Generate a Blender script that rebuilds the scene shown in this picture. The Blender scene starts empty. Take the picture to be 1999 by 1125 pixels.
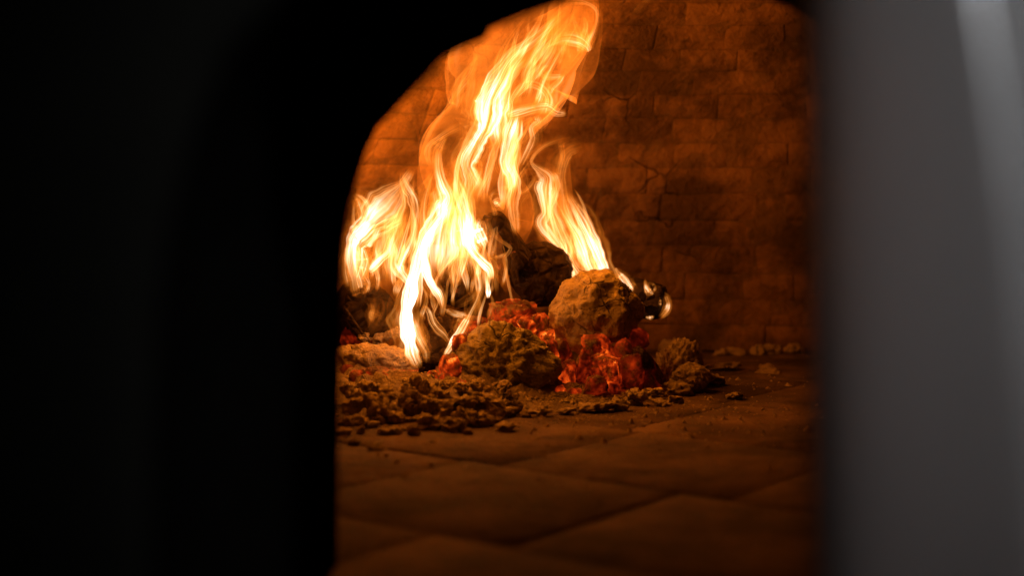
import bpy, bmesh, math, random
from mathutils import Vector, Matrix, noise
random.seed(7)
sc = bpy.context.scene
C = sc.collection

# ------------------------------------------------------------------ camera
F = 50/36*1999.0                      # focal length in photograph pixels
PITCH = math.radians(3.75)
CAM = Vector((0, 0, 0.29))
cd = bpy.data.cameras.new('camera'); cam = bpy.data.objects.new('camera', cd); C.objects.link(cam)
cam.location = CAM; cam.rotation_euler = (math.radians(90)-PITCH, 0, 0)
cd.lens = 50; cd.sensor_width = 36; cd.clip_start = 0.05; cd.clip_end = 100
cd.dof.use_dof = True; cd.dof.focus_distance = 2.06; cd.dof.aperture_fstop = 2.4
sc.camera = cam
# ------------------------------------------------------------------ world, exposure, render
w = bpy.data.worlds.new('World'); sc.world = w; w.use_nodes = True
w.node_tree.nodes['Background'].inputs[0].default_value = (0.6, 0.62, 0.65, 1)
w.node_tree.nodes['Background'].inputs[1].default_value = 0.003
vs = sc.view_settings
vs.view_transform = 'Standard'; vs.look = 'None'; vs.exposure = 0; vs.gamma = 1
sc.render.engine = 'CYCLES'
cy = sc.cycles
cy.transparent_max_bounces = 160; cy.max_bounces = 8; cy.diffuse_bounces = 4; cy.glossy_bounces = 3
cy.sample_clamp_indirect = 3.0; cy.use_denoising = True
cy.caustics_reflective = False; cy.caustics_refractive = False
# ------------------------------------------------------------------ lamps
FIRE = (1.0, 0.26, 0.010)
def point(name, loc, watts, radius, col=FIRE):
    l = bpy.data.lights.new(name, 'POINT'); l.energy = watts; l.shadow_soft_size = radius; l.color = col
    o = bpy.data.objects.new(name, l); o.location = loc; C.objects.link(o); return o
point('fire_light', (-0.12, 2.10, 0.36), 2.4, 0.05)
point('fire_light', (-0.05, 1.97, 0.50), 2.2, 0.06)
point('fire_light', (-0.20, 2.19, 0.40), 2.8, 0.04)
point('fire_light', (-0.16, 1.96, 0.23), 1.4, 0.03)
point('fire_light', (0.12, 2.14, 0.30), 1.1, 0.03)
al = bpy.data.lights.new('room_light', 'SPOT'); al.spot_size = math.radians(37); al.spot_blend = 0.8; al.shadow_soft_size = 0.05
al.energy = 62.0; al.color = (0.95, 0.975, 1.0)
ao = bpy.data.objects.new('room_light', al); C.objects.link(ao)
ao.location = (0.55, -0.30, 0.98)
ao.rotation_euler = (Vector((0.25, 0.45, 0.48))-ao.location).to_track_quat('-Z', 'Y').to_euler()

# ------------------------------------------------------------------ helpers
def P(px, py, Y):
    """point at distance Y seen at photograph position px, py"""
    a = (px-999.5)/F; b = -(py-562.5)/F
    d = Vector((a, math.cos(PITCH)+b*math.sin(PITCH), -math.sin(PITCH)+b*math.cos(PITCH)))
    return CAM + d*(Y/d.y)
def floor_pt(px, py, z=0.0):
    a = (px-999.5)/F; b = -(py-562.5)/F
    d = Vector((a, math.cos(PITCH)+b*math.sin(PITCH), -math.sin(PITCH)+b*math.cos(PITCH)))
    return CAM + d*((z-CAM.z)/d.z)
def M(px, Y): return px*Y/F           # pixels to metres at distance Y

def tag(o, label=None, cat=None, group=None, kind=None):
    if label: o['label'] = label
    if cat: o['category'] = cat
    if group: o['group'] = group
    if kind: o['kind'] = kind
    return o
def empty(name, loc, label, cat, group=None):
    o = bpy.data.objects.new(name, None); o.location = loc; o.empty_display_size = 0.02
    C.objects.link(o); return tag(o, label, cat, group)
def link(name, me, mat, parent=None, loc=None):
    if mat is not None and not me.materials: me.materials.append(mat)
    o = bpy.data.objects.new(name, me); C.objects.link(o)
    if loc is not None: o.location = loc
    if parent is not None:
        o.parent = parent
        o.matrix_parent_inverse = Matrix.Translation(-parent.location) if parent.type == 'EMPTY' else Matrix.Identity(4)
    return o
def from_bm(name, bm, mat, parent=None, smooth=True, loc=None):
    me = bpy.data.meshes.new(name); bm.to_mesh(me); bm.free()
    if smooth: me.polygons.foreach_set('use_smooth', [True]*len(me.polygons))
    return link(name, me, mat, parent, loc)
def pyd(name, v, f, mat, parent=None, smooth=True):
    me = bpy.data.meshes.new(name); me.from_pydata(v, [], f); me.update()
    if smooth: me.polygons.foreach_set('use_smooth', [True]*len(me.polygons))
    return link(name, me, mat, parent)

def fbm(p, octv=5, H=0.9):
    return noise.fractal(p, H, 2.1, octv)

# ------------------------------------------------------------------ materials
class NT:
    def __init__(s, name):
        s.m = bpy.data.materials.new(name); s.m.use_nodes = True
        s.t = s.m.node_tree; s.t.nodes.clear(); s.out = s.t.nodes.new('ShaderNodeOutputMaterial')
    def n(s, typ, **kw):
        nd = s.t.nodes.new('ShaderNode'+typ)
        for k, v in kw.items():
            if k.startswith('i_'):
                key = k[2:]
                nd.inputs[int(key) if key.isdigit() else key.replace('_', ' ')].default_value = v
            else: setattr(nd, k, v)
        return nd
    def l(s, a, b): s.t.links.new(a, b)
    def math(s, op, a, b=None, c=None, clamp=False):
        nd = s.t.nodes.new('ShaderNodeMath'); nd.operation = op; nd.use_clamp = clamp
        for i, v in enumerate((a, b, c)):
            if v is None: continue
            if isinstance(v, (int, float)): nd.inputs[i].default_value = v
            else: s.l(v, nd.inputs[i])
        return nd.outputs[0]
    def ramp(s, fac, stops, interp='LINEAR'):
        nd = s.t.nodes.new('ShaderNodeValToRGB'); cr = nd.color_ramp; cr.interpolation = interp
        while len(cr.elements) < len(stops): cr.elements.new(0.5)
        for e, (p, c) in zip(cr.elements, stops):
            e.position = p; e.color = c if len(c) == 4 else (*c, 1)
        s.l(fac, nd.inputs[0]); return nd.outputs[0]
    def mix(s, fac, a, b, blend='MIX'):
        nd = s.t.nodes.new('ShaderNodeMix'); nd.data_type = 'RGBA'; nd.blend_type = blend
        if isinstance(fac, (int, float)): nd.inputs[0].default_value = fac
        else: s.l(fac, nd.inputs[0])
        for i, v in ((6, a), (7, b)):
            if isinstance(v, tuple): nd.inputs[i].default_value = (*v, 1) if len(v) == 3 else v
            else: s.l(v, nd.inputs[i])
        return nd.outputs[2]
    def noise(s, vec, scale, detail=4, rough=0.55, dist=0.0):
        nd = s.n('TexNoise'); nd.inputs['Scale'].default_value = scale; nd.inputs['Detail'].default_value = detail
        nd.inputs['Roughness'].default_value = rough; nd.inputs['Distortion'].default_value = dist
        if vec is not None: s.l(vec, nd.inputs['Vector'])
        return nd.outputs['Fac']
    def voro(s, vec, scale, feature='DISTANCE_TO_EDGE'):
        nd = s.n('TexVoronoi', feature=feature); nd.inputs['Scale'].default_value = scale
        if vec is not None: s.l(vec, nd.inputs['Vector'])
        return nd.outputs['Distance']
    def pos(s): return s.n('NewGeometry').outputs['Position']
    def bump(s, h, strength, dist, nrm=None):
        nd = s.n('Bump'); nd.inputs['Strength'].default_value = strength; nd.inputs['Distance'].default_value = dist
        s.l(h, nd.inputs['Height'])
        if nrm is not None: s.l(nrm, nd.inputs['Normal'])
        return nd.outputs[0]
    def warp(s, vec, scale, amt):
        nd = s.n('TexNoise'); nd.inputs['Scale'].default_value = scale; s.l(vec, nd.inputs['Vector'])
        v = s.n('VectorMath', operation='MULTIPLY_ADD'); s.l(nd.outputs['Color'], v.inputs[0])
        v.inputs[1].default_value = (amt, amt, amt); s.l(vec, v.inputs[2]); return v.outputs[0]
    def principled(s, col, rough=0.9, normal=None, metallic=0.0, spec=0.2):
        b = s.n('BsdfPrincipled')
        if isinstance(col, tuple): b.inputs['Base Color'].default_value = (*col, 1)
        else: s.l(col, b.inputs['Base Color'])
        if isinstance(rough, (int, float)): b.inputs['Roughness'].default_value = rough
        else: s.l(rough, b.inputs['Roughness'])
        b.inputs['Metallic'].default_value = metallic
        b.inputs['Specular IOR Level'].default_value = spec
        if normal is not None: s.l(normal, b.inputs['Normal'])
        s.l(b.outputs[0], s.out.inputs[0]); return b

def mat_brick(name, c1, c2, soot, bumpk=1.0):
    t = NT(name); p = t.pos(); wp = t.warp(p, 9, 0.02)
    oi = t.n('ObjectInfo').outputs['Random']
    n1 = t.noise(wp, 7, 6, 0.65); n2 = t.noise(p, 60, 5, 0.6); n3 = t.noise(wp, 22, 6, 0.7)
    base = t.mix(n2, c1, c2)
    base = t.mix(t.math('MULTIPLY', oi, 0.5), base, c2)
    st = t.ramp(n1, [(0.40, (0, 0, 0)), (0.58, (1, 1, 1))])
    base = t.mix(t.math('MULTIPLY', st, 0.80), base, soot)
    sp = t.ramp(n3, [(0.60, (0, 0, 0)), (0.70, (1, 1, 1))])
    base = t.mix(t.math('MULTIPLY', sp, 0.7), base, soot)
    # hairline cracks: only in patches
    ed = t.voro(t.warp(t.warp(p, 11, 0.09), 60, 0.012), 9)
    ck = t.ramp(ed, [(0.0, (1, 1, 1)), (0.013, (0, 0, 0))])
    patch = t.ramp(t.noise(p, 6.0, 3), [(0.57, (0, 0, 0)), (0.66, (1, 1, 1))])
    crack = t.math('MULTIPLY', ck, patch)
    base = t.mix(t.math('MULTIPLY', crack, 0.5), base, soot)
    h = t.math('ADD', t.math('MULTIPLY', n3, 1.1), t.math('MULTIPLY', n2, 0.65))
    h = t.math('SUBTRACT', h, t.math('MULTIPLY', crack, 0.8))
    t.principled(base, 0.95, t.bump(h, 1.0, 0.010*bumpk))
    return t.m
M_brick = mat_brick('fire_brick', (0.34, 0.19, 0.09), (0.22, 0.12, 0.06), (0.045, 0.027, 0.016))
M_mortar = mat_brick('sooty_mortar', (0.28, 0.16, 0.08), (0.17, 0.10, 0.052), (0.04, 0.026, 0.016))
M_tile = mat_brick('hearth_tile', (0.23, 0.145, 0.095), (0.14, 0.09, 0.06), (0.045, 0.03, 0.022), 0.7)
M_joint = mat_brick('joint_dust', (0.09, 0.06, 0.04), (0.05, 0.035, 0.025), (0.02, 0.015, 0.012))

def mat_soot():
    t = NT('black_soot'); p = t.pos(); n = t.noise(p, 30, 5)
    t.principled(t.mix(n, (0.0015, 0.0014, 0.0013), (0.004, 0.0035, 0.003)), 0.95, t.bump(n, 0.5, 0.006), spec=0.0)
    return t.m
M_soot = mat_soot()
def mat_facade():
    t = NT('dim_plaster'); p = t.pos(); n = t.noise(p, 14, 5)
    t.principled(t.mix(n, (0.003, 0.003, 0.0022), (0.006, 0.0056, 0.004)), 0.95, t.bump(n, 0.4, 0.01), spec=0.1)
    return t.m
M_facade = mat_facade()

def mat_ash(name, ca, cb, dark, lump=1.0, glow=False):
    t = NT(name); tc = t.pos(); wp = t.warp(tc, 30, 0.012)
    n1 = t.noise(wp, 40, 7, 0.68); n2 = t.noise(wp, 160, 6, 0.7); n3 = t.noise(tc, 14, 3)
    base = t.mix(t.ramp(n1, [(0.3, (0, 0, 0)), (0.7, (1, 1, 1))]), cb, ca)
    pits = t.ramp(n2, [(0.36, (1, 1, 1)), (0.48, (0, 0, 0))])
    base = t.mix(t.math('MULTIPLY', pits, 0.5), base, dark)
    ed = t.voro(t.warp(tc, 20, 0.03), 26)
    ck = t.math('MULTIPLY', t.ramp(ed, [(0.0, (1, 1, 1)), (0.035, (0, 0, 0))]), t.ramp(n3, [(0.48, (0, 0, 0)), (0.58, (1, 1, 1))]))
    base = t.mix(t.math('MULTIPLY', ck, 0.85), base, dark)
    h = t.math('ADD', n1, t.math('MULTIPLY', n2, 0.45)); h = t.math('SUBTRACT', h, t.math('MULTIPLY', ck, 0.6))
    b = t.principled(base, 0.97, t.bump(h, 1.0, 0.010*lump), spec=0.1)
    if glow:
        burn = t.n('Attribute', attribute_name='burn').outputs['Fac']
        e = t.math('MULTIPLY', t.math('MULTIPLY', t.ramp(t.noise(wp, 38, 5, 0.65), [(0.46, (0, 0, 0)), (0.66, (1, 1, 1))]), burn), 0.8)
        t.l(t.ramp(e, [(0.0, (0.6, 0.02, 0.002)), (0.5, (0.95, 0.09, 0.01)), (1.0, (1.0, 0.22, 0.03))]), b.inputs['Emission Color'])
        t.l(e, b.inputs['Emission Strength'])
    return t.m
M_ash = mat_ash('pale_ash_crust', (0.58, 0.46, 0.31), (0.38, 0.29, 0.19), (0.06, 0.045, 0.03))
M_ash_grey = mat_ash('greenish_ash_crust', (0.50, 0.42, 0.25), (0.28, 0.225, 0.13), (0.05, 0.04, 0.025), 1.3)
M_ashbed = mat_ash('ash_bed', (0.30, 0.23, 0.15), (0.15, 0.11, 0.07), (0.04, 0.03, 0.022), 1.0, True)

def mat_char():
    t = NT('charred_wood'); tc = t.pos()
    mp = t.n('Mapping'); mp.inputs['Scale'].default_value = (1, 1, 1); t.l(tc, mp.inputs[0])
    wp = t.warp(mp.outputs[0], 25, 0.02)
    n1 = t.noise(wp, 45, 6, 0.7); ed = t.voro(wp, 42)
    base = t.mix(n1, (0.008, 0.006, 0.005), (0.065, 0.042, 0.028))
    h = t.math('ADD', t.math('MULTIPLY', t.math('MINIMUM', ed, 0.25), 3.0), n1)
    b = t.principled(base, 0.95, t.bump(h, 1.0, 0.010), spec=0.06)
    # a few glowing flecks
    g = t.ramp(t.noise(wp, 55, 4, 0.6), [(0.66, (0, 0, 0)), (0.76, (1, 1, 1))])
    b.inputs['Emission Color'].default_value = (1.0, 0.14, 0.02, 1)
    t.l(t.math('MULTIPLY', g, 0.35), b.inputs['Emission Strength'])
    return t.m
M_char = mat_char()

def mat_ember():
    t = NT('glowing_ember'); tc = t.pos(); wp = t.warp(tc, 26, 0.02)
    heat = t.n('Attribute', attribute_name='burn').outputs['Fac']
    n1 = t.noise(wp, 24, 5, 0.6); n2 = t.noise(wp, 110, 6, 0.7)
    ed = t.voro(wp, 30)
    base = t.mix(n2, (0.012, 0.009, 0.008), (0.11, 0.075, 0.05))
    h = t.math('ADD', t.math('MULTIPLY', t.math('MINIMUM', ed, 0.2), 2.0), n2)
    b = t.principled(base, 0.95, t.bump(h, 1.0, 0.012), spec=0.05)
    skin = t.ramp(t.noise(wp, 52, 7, 0.75), [(0.47, (0, 0, 0)), (0.56, (1, 1, 1))])
    base = t.mix(t.math('MULTIPLY', skin, 0.8), base, (0.20, 0.15, 0.105))
    t.l(base, b.inputs['Base Color'])
    crack = t.ramp(t.math('ADD', ed, t.math('MULTIPLY', n2, 0.10)), [(0.03, (1, 1, 1)), (0.17, (0.0, 0.0, 0.0))])
    blot = t.ramp(n1, [(0.38, (0.02, 0.02, 0.02)), (0.66, (1, 1, 1))])
    fine = t.ramp(n2, [(0.32, (0.45, 0.45, 0.45)), (0.62, (1, 1, 1))])
    e = t.math('MULTIPLY', t.math('ADD', t.math('MULTIPLY', blot, fine), t.math('MULTIPLY', crack, 0.45)), t.math('MULTIPLY', heat, t.math('SUBTRACT', 1.0, t.math('MULTIPLY', skin, 0.80))))
    col = t.ramp(e, [(0.0, (0.5, 0.015, 0.003)), (0.35, (0.85, 0.055, 0.004)), (0.8, (1.0, 0.15, 0.010)), (1.0, (1.0, 0.30, 0.04))])
    t.l(col, b.inputs['Emission Color']); t.l(t.math('MULTIPLY', e, 1.4), b.inputs['Emission Strength'])
    return t.m
M_ember = mat_ember()

def mat_flame(name, sheet):
    """thin luminous gas: adds light, hides nothing. A sheet seen edge-on is brighter, a solid tongue is brighter in its middle"""
    t = NT(name); g = t.n('NewGeometry')
    dt = t.n('VectorMath', operation='DOT_PRODUCT'); t.l(g.outputs['Normal'], dt.inputs[0]); t.l(g.outputs['Incoming'], dt.inputs[1])
    c = t.math('ABSOLUTE', dt.outputs['Value'])
    heat = t.n('Attribute', attribute_name='burn').outputs['Fac']
    flow = t.n('Attribute', attribute_name='flow').outputs['Vector']
    st = t.noise(t.warp(flow, 1.2, 0.5), 1.25, 2, 0.45)
    if sheet:
        streak = t.ramp(st, [(0.28, (0.35,)*3), (0.74, (1.25,)*3)])
        k = t.math('DIVIDE', 1.0, t.math('MAXIMUM', c, 0.42))
        fade = t.math('SMOOTH_MIN', t.math('DIVIDE', c, 0.60), 1.0, 0.3)
        e = t.math('MULTIPLY', t.math('MULTIPLY', k, fade), t.math('MULTIPLY', heat, streak))
        col = t.ramp(t.math('MULTIPLY', e, 0.35), [(0.0, (1.0, 0.16, 0.006)), (0.5, (1.0, 0.22, 0.02)), (1.0, (1.0, 0.34, 0.11))])
        hole = t.ramp(t.noise(t.warp(g.outputs['Position'], 8, 0.06), 14, 2, 0.5), [(0.36, (0.25,)*3), (0.60, (1.15,)*3)])
        s = t.math('MULTIPLY', t.math('MULTIPLY', e, hole), 0.20)
    else:
        streak = t.ramp(st, [(0.32, (0.10,)*3), (0.66, (1.2,)*3)])
        fil = t.noise(t.warp(flow, 0.9, 0.7), 1.9, 1, 0.4)
        rid = t.math('POWER', t.math('SUBTRACT', 1.0, t.math('ABSOLUTE', t.math('MULTIPLY', t.math('SUBTRACT', fil, 0.5), 4.0)), clamp=True), 3.0)
        k = t.math('POWER', c, 0.7)
        e = t.math('MULTIPLY', k, t.math('MULTIPLY', heat, t.math('ADD', streak, t.math('MULTIPLY', rid, 0.7))))
        col = t.ramp(t.math('MULTIPLY', e, 0.36), [(0.0, (1.0, 0.17, 0.006)), (0.25, (1.0, 0.29, 0.03)), (0.55, (1.0, 0.53, 0.21)), (1.0, (1.0, 0.86, 0.72))])
        s = t.math('MULTIPLY', t.math('POWER', e, 1.55), 0.27)
    em = t.n('Emission'); t.l(col, em.inputs[0]); t.l(s, em.inputs[1])
    tr = t.n('BsdfTransparent'); ad = t.n('AddShader'); t.l(em.outputs[0], ad.inputs[0]); t.l(tr.outputs[0], ad.inputs[1])
    t.l(ad.outputs[0], t.out.inputs[0])
    t.m.cycles.emission_sampling = 'NONE'
    return t.m
M_core = mat_flame('flame_core', False)
M_sheet = mat_flame('flame_sheet', True)

def mat_steel():
    t = NT('brushed_steel'); p = t.pos()
    mp = t.n('Mapping'); mp.inputs['Scale'].default_value = (60, 60, 2); t.l(p, mp.inputs[0])
    n = t.noise(mp.outputs[0], 3, 4)
    r = t.math('ADD', 0.15, t.math('MULTIPLY', n, 0.12))
    t.principled((0.60, 0.605, 0.61), r, t.bump(n, 0.08, 0.001), metallic=0.76, spec=0.5)
    return t.m
M_steel = mat_steel()

# ------------------------------------------------------------------ the oven: dome, bricks, mouth
DC = Vector((0.30, 1.75)); DR = 0.90; DH = 0.80
def dome(a, ph, off=0.0):
    """a: angle from +Y towards +X, ph: meridian angle from the floor"""
    r = (DR-off)*math.cos(ph); z = (DH-off)*math.sin(ph)
    return Vector((DC.x+r*math.sin(a), DC.y+r*math.cos(a), z))
oven = empty('brick_oven', (DC.x, DC.y, 0), 'dark domed brick oven seen through its arched mouth, sooty brick back wall', 'oven')
# mortar shell of the whole dome behind its front wall
bm = bmesh.new(); NA, NP = 96, 40; YF = 1.17
grid = []
for i in range(NA+1):
    a = -math.pi*0.99+2*math.pi*0.99*i/NA; row = []
    for j in range(NP+1):
        q = dome(a, math.pi/2*j/NP*0.999, 0.0)
        k = fbm(q*26, 3)*0.0030
        q += (Vector((DC.x, DC.y, 0.1))-q).normalized()*k
        row.append(bm.verts.new(q))
    grid.append(row)
for i in range(NA):
    for j in range(NP):
        vs4 = (grid[i][j], grid[i+1][j], grid[i+1][j+1], grid[i][j+1])
        if max(v.co.y for v in vs4) > YF: bm.faces.new(vs4)
loose = [v for v in bm.verts if not v.link_faces]
bmesh.ops.delete(bm, geom=loose, context='VERTS')
from_bm('mortar_shell', bm, M_mortar, oven)
# bricks, course by course
ph = 0.0; course = 0; CH = 0.050
rb = random.Random(3)
while True:
    rr = math.hypot(DR*math.sin(ph), DH*math.cos(ph)); dph = CH*(1+rb.uniform(-.06, .06))/rr
    if DH*math.sin(ph) > 0.70: break
    r = DR*math.cos(ph+dph/2)
    a = -math.radians(50) - rb.uniform(0, 0.12)
    a_end = math.radians(34)+0.12
    while a < a_end:
        wid = rb.uniform(0.092, 0.125) if rb.random() < .8 else rb.uniform(0.15, 0.2)
        da = wid/r
        g = rb.choice((0.0003, 0.0004, 0.0006, 0.0006, 0.0008, 0.0022))
        a0, a1 = a+g*0.5/r, a+da-g*0.5/r; p0, p1 = ph+g*0.5/rr, ph+dph-g*0.5/rr
        sk = [rb.uniform(-.005, .005) for _ in range(8)]
        proud = 0.0008+rb.uniform(-0.0003, 0.0005)
        tilt = rb.uniform(-.002, .002)
        NX, NY = 5, 3; verts = []; faces = []
        for lay in range(2):
            for j in range(NY+1):
                for i in range(NX+1):
                    u, v = (0, .025, .35, .65, .975, 1)[i], (0, .05, .95, 1)[j]
                    ca = (sk[0]*(1-u)*(1-v)+sk[1]*u*(1-v)+sk[2]*(1-u)*v+sk[3]*u*v)*0.5/r
                    cp = (sk[4]*(1-u)*(1-v)+sk[5]*u*(1-v)+sk[6]*(1-u)*v+sk[7]*u*v)*0.35/rr
                    A = a0+(a1-a0)*u+ca; PH = p0+(p1-p0)*v+cp
                    if lay == 0:
                        q = dome(A, PH, -0.02)
                    else:
                        edge = min(u, 1-u, 1.0)*2 < 0.01 or min(v, 1-v) < 0.01
                        q = dome(A, PH, proud+tilt*(u*2-1)+(-0.0012 if edge else 0))
                        q += (Vector((DC.x, DC.y, 0.1))-q).normalized()*(fbm(q*26, 3)*0.0030)
                    verts.append(q)
        n0 = (NX+1)*(NY+1)
        idx = lambda l, i, j: l*n0+j*(NX+1)+i
        for j in range(NY):
            for i in range(NX):
                faces.append((idx(1, i, j), idx(1, i, j+1), idx(1, i+1, j+1), idx(1, i+1, j)))
        for i in range(NX):
            faces.append((idx(0, i, 0), idx(1, i, 0), idx(1, i+1, 0), idx(0, i+1, 0)))
            faces.append((idx(0, i+1, NY), idx(1, i+1, NY), idx(1, i, NY), idx(0, i, NY)))
        for j in range(NY):
            faces.append((idx(0, 0, j+1), idx(1, 0, j+1), idx(1, 0, j), idx(0, 0, j)))
            faces.append((idx(0, NX, j), idx(1, NX, j), idx(1, NX, j+1), idx(0, NX, j+1)))
        pyd('brick', verts, faces, M_brick, oven)
        a += da
    ph += dph; course += 1

# mouth: a deep tunnel whose rear rim is the visible arch, in a front wall
MY0, MY1 = 0.52, 1.10
rim_px = [(655, 1500), (659, 1125), (661, 900), (664, 700), (667, 560), (671, 480), (682, 410), (697, 352), (718, 293), (735, 256), (742, 246),
          (770, 215), (803, 180), (838, 143), (857, 120), (868, 111), (905, 93), (945, 77), (952, 69), (957, 57), (990, 43), (1030, 27), (1085, 9), (1150, -9),
          (1230, -25), (1320, -31), (1420, -22), (1500, -3), (1545, 14), (1585, 40), (1640, 72), (1700, 115), (1760, 170), (1820, 240),
          (1870, 320), (1910, 410), (1935, 500), (1945, 700), (1950, 1125), (1952, 1500)]
rim = [P(x, y, MY1) for x, y in rim_px]
rim = [Vector((q.x, MY1, q.z)) for q in rim]
cx, cz = 0.132, 0.30
def widen(q, s, Y):
    return Vector((cx+(q.x-cx)*s, Y, cz+(q.z-cz)*s))
bm = bmesh.new()
rings = []
# inner face flare behind the rim, rim, tunnel, front edge
for (s, Y) in ((1.05, MY1+0.024), (1.012, MY1+0.014), (1.0, MY1), (1.008, MY1-0.03), (1.012, 0.95), (1.014, 0.75), (1.02, MY0+0.02)):
    rings.append([bm.verts.new(widen(q, s, Y)+Vector((0, 0, 0 if k in (0, len(rim)-1) else fbm(widen(q, s, Y)*25, 3)*0.0012))) for k, q in enumerate(rim)])
for r0, r1 in zip(rings, rings[1:]):
    for i in range(len(rim)-1): bm.faces.new((r0[i], r0[i+1], r1[i+1], r1[i]))
from_bm('mouth_arch', bm, M_soot, oven)
bm = bmesh.new(); rings = []
for (s, Y) in ((2.6, MY1+0.03), (1.05, MY1+0.026)):
    rings.append([bm.verts.new(widen(q, s, Y)) for q in rim])
for i in range(len(rim)-1): bm.faces.new((rings[0][i], rings[0][i+1], rings[1][i+1], rings[1][i]))
from_bm('inner_front_wall', bm, M_mortar, oven)
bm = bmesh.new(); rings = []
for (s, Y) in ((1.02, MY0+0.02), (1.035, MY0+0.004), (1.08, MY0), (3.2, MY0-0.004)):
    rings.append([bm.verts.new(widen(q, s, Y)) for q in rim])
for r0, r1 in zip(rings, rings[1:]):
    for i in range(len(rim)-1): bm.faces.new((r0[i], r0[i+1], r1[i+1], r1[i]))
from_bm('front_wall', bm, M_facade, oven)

# ------------------------------------------------------------------ hearth floor with tiles
fl = pyd('floor', [(-1.2, 0.3, -0.006), (1.6, 0.3, -0.006), (1.6, 2.9, -0.006), (-1.2, 2.9, -0.006)], [(0, 1, 2, 3)], M_joint, smooth=False)
tag(fl, 'sooty hearth floor of big square clay tiles laid diagonally in front of the fire', None, kind='structure')
th = math.radians(-38); e1 = Vector((math.cos(th), math.sin(th))); e2 = Vector((-math.sin(th), math.cos(th)))
A0 = floor_pt(850, 1042); B0 = floor_pt(850, 890); C0 = floor_pt(1430, 972)
A2 = Vector((A0.x, A0.y)); TS = abs((Vector((B0.x, B0.y))-A2).dot(e2))
offs = {-1: 0.0, 1: (Vector((C0.x, C0.y))-A2).dot(e1)}
rt = random.Random(11)
for row in range(-5, 7):
    o0 = offs.get(row, rt.uniform(0, TS))
    for k in range(-8, 9):
        u0 = o0+k*TS; v0 = row*TS
        cc = A2+e1*(u0+TS/2)+e2*(v0+TS/2)
        if not (0.95 < cc.y < 2.75 and abs(cc.x-0.15) < 0.95): continue
        if (cc-DC).length > DR+0.1: continue
        if abs(cc.x) > 0.45*cc.y*0.72+0.28 + (0.2 if cc.y > 1.9 else 0): continue
        g = rt.choice((0.0006, 0.0012)) if row > 0 else 0.002; N = 4; verts = []; faces = []
        jit = [rt.uniform(-.0006, .0006) for _ in range(3)]
        def tv(u, v, z):
            q = A2+e1*(u0+u)+e2*(v0+v); return Vector((q.x, q.y, z+jit[0]+jit[1]*(u/TS-.5)+jit[2]*(v/TS-.5)))
        cw = 0.0018 if row > 0 else 0.0038
        ring = [g, g+cw]+[TS*f for f in (.35, .65)]+[TS-g-cw, TS-g]
        for j, v in enumerate(ring):
            for i, u in enumerate(ring):
                e = i in (0, 5) or j in (0, 5)
                q = tv(u+rt.uniform(-.001, .001), v+rt.uniform(-.001, .001), (-0.0012 if row > 0 else -0.0026) if e else 0.0)
                verts.append(q)
        for j in range(5):
            for i in range(5): faces.append((j*6+i, j*6+i+1, j*6+i+7, j*6+i+6))
        t = pyd('tile', verts, faces, M_tile, fl)

# ------------------------------------------------------------------ lumps, logs, embers
def lump_mesh(name, half, seed, subdiv=5, rough=0.28, fine=0.10, ridge=0.0, heat=None, freq=1.6, pit=0.0):
    bm = bmesh.new(); bmesh.ops.create_icosphere(bm, subdivisions=subdiv, radius=1)
    s = Vector((seed*13.7, seed*7.3, seed*3.1)); hs = []
    lay = bm.verts.layers.float.new('burn')
    hm = max(half); sq = Vector((half[0]/hm, half[1]/hm, half[2]/hm))
    for v in bm.verts:
        n0 = v.co.normalized(); n = Vector((n0.x*sq.x, n0.y*sq.y, n0.z*sq.z))
        d = fbm(n*freq+s, 3, 1.0)*rough + fbm(n*freq*4+s, 4, 0.8)*fine
        if ridge: d += (0.5-abs(noise.noise(n*freq*2.2+s*2)))*ridge
        if fine: d += (abs(noise.noise(n*freq*8+s)))*fine*0.5
        if pit:
            dist = noise.voronoi(n*freq*1.5+s)[0][0]
            d -= max(0, 0.28-dist)*pit
        v.co = n0*(1+d); v.co.x *= half[0]; v.co.y *= half[1]; v.co.z *= half[2]
        if heat is not None:
            v[lay] = max(0.0, heat*(0.55+0.9*noise.noise(n*1.7+s*3)))
    me = bpy.data.meshes.new(name); bm.to_mesh(me); bm.free()
    me.polygons.foreach_set('use_smooth', [True]*len(me.polygons)); return me

def chunk_mesh(name, half, seed, heat, sub=3):
    """angular piece of burning charcoal"""
    r = random.Random(seed); bm = bmesh.new()
    for _ in range(13):
        v = Vector((r.gauss(0, 1), r.gauss(0, 1), r.gauss(0, 1))).normalized()
        v = Vector([math.copysign(abs(c)**0.6, c) for c in v]); bm.verts.new(v)
    bmesh.ops.convex_hull(bm, input=bm.verts)
    bmesh.ops.delete(bm, geom=[v for v in bm.verts if not v.link_faces], context='VERTS')
    bmesh.ops.triangulate(bm, faces=bm.faces)
    bmesh.ops.bevel(bm, geom=bm.edges[:], offset=0.09, segments=1, affect='EDGES')
    bmesh.ops.triangulate(bm, faces=bm.faces)
    bmesh.ops.subdivide_edges(bm, edges=bm.edges[:], cuts=sub, use_grid_fill=True)
    lay = bm.verts.layers.float.new('burn'); s = Vector((seed*5.1, seed*2.3, seed*9.7))
    for v in bm.verts:
        if v.co.length > 1.02: v.co = v.co.normalized()*1.02
        n = v.co.copy(); d = fbm(n*2.6+s, 4, 0.8)*0.10+fbm(n*8+s, 3, 0.6)*0.07
        v.co += n.normalized()*d
        v.co.x *= half[0]; v.co.y *= half[1]; v.co.z *= half[2]
        v[lay] = max(0.0, heat*(0.6+0.9*noise.noise(n*1.5+s)))
    me = bpy.data.meshes.new(name); bm.to_mesh(me); bm.free()
    me.polygons.foreach_set('use_smooth', [True]*len(me.polygons)); return me

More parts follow.
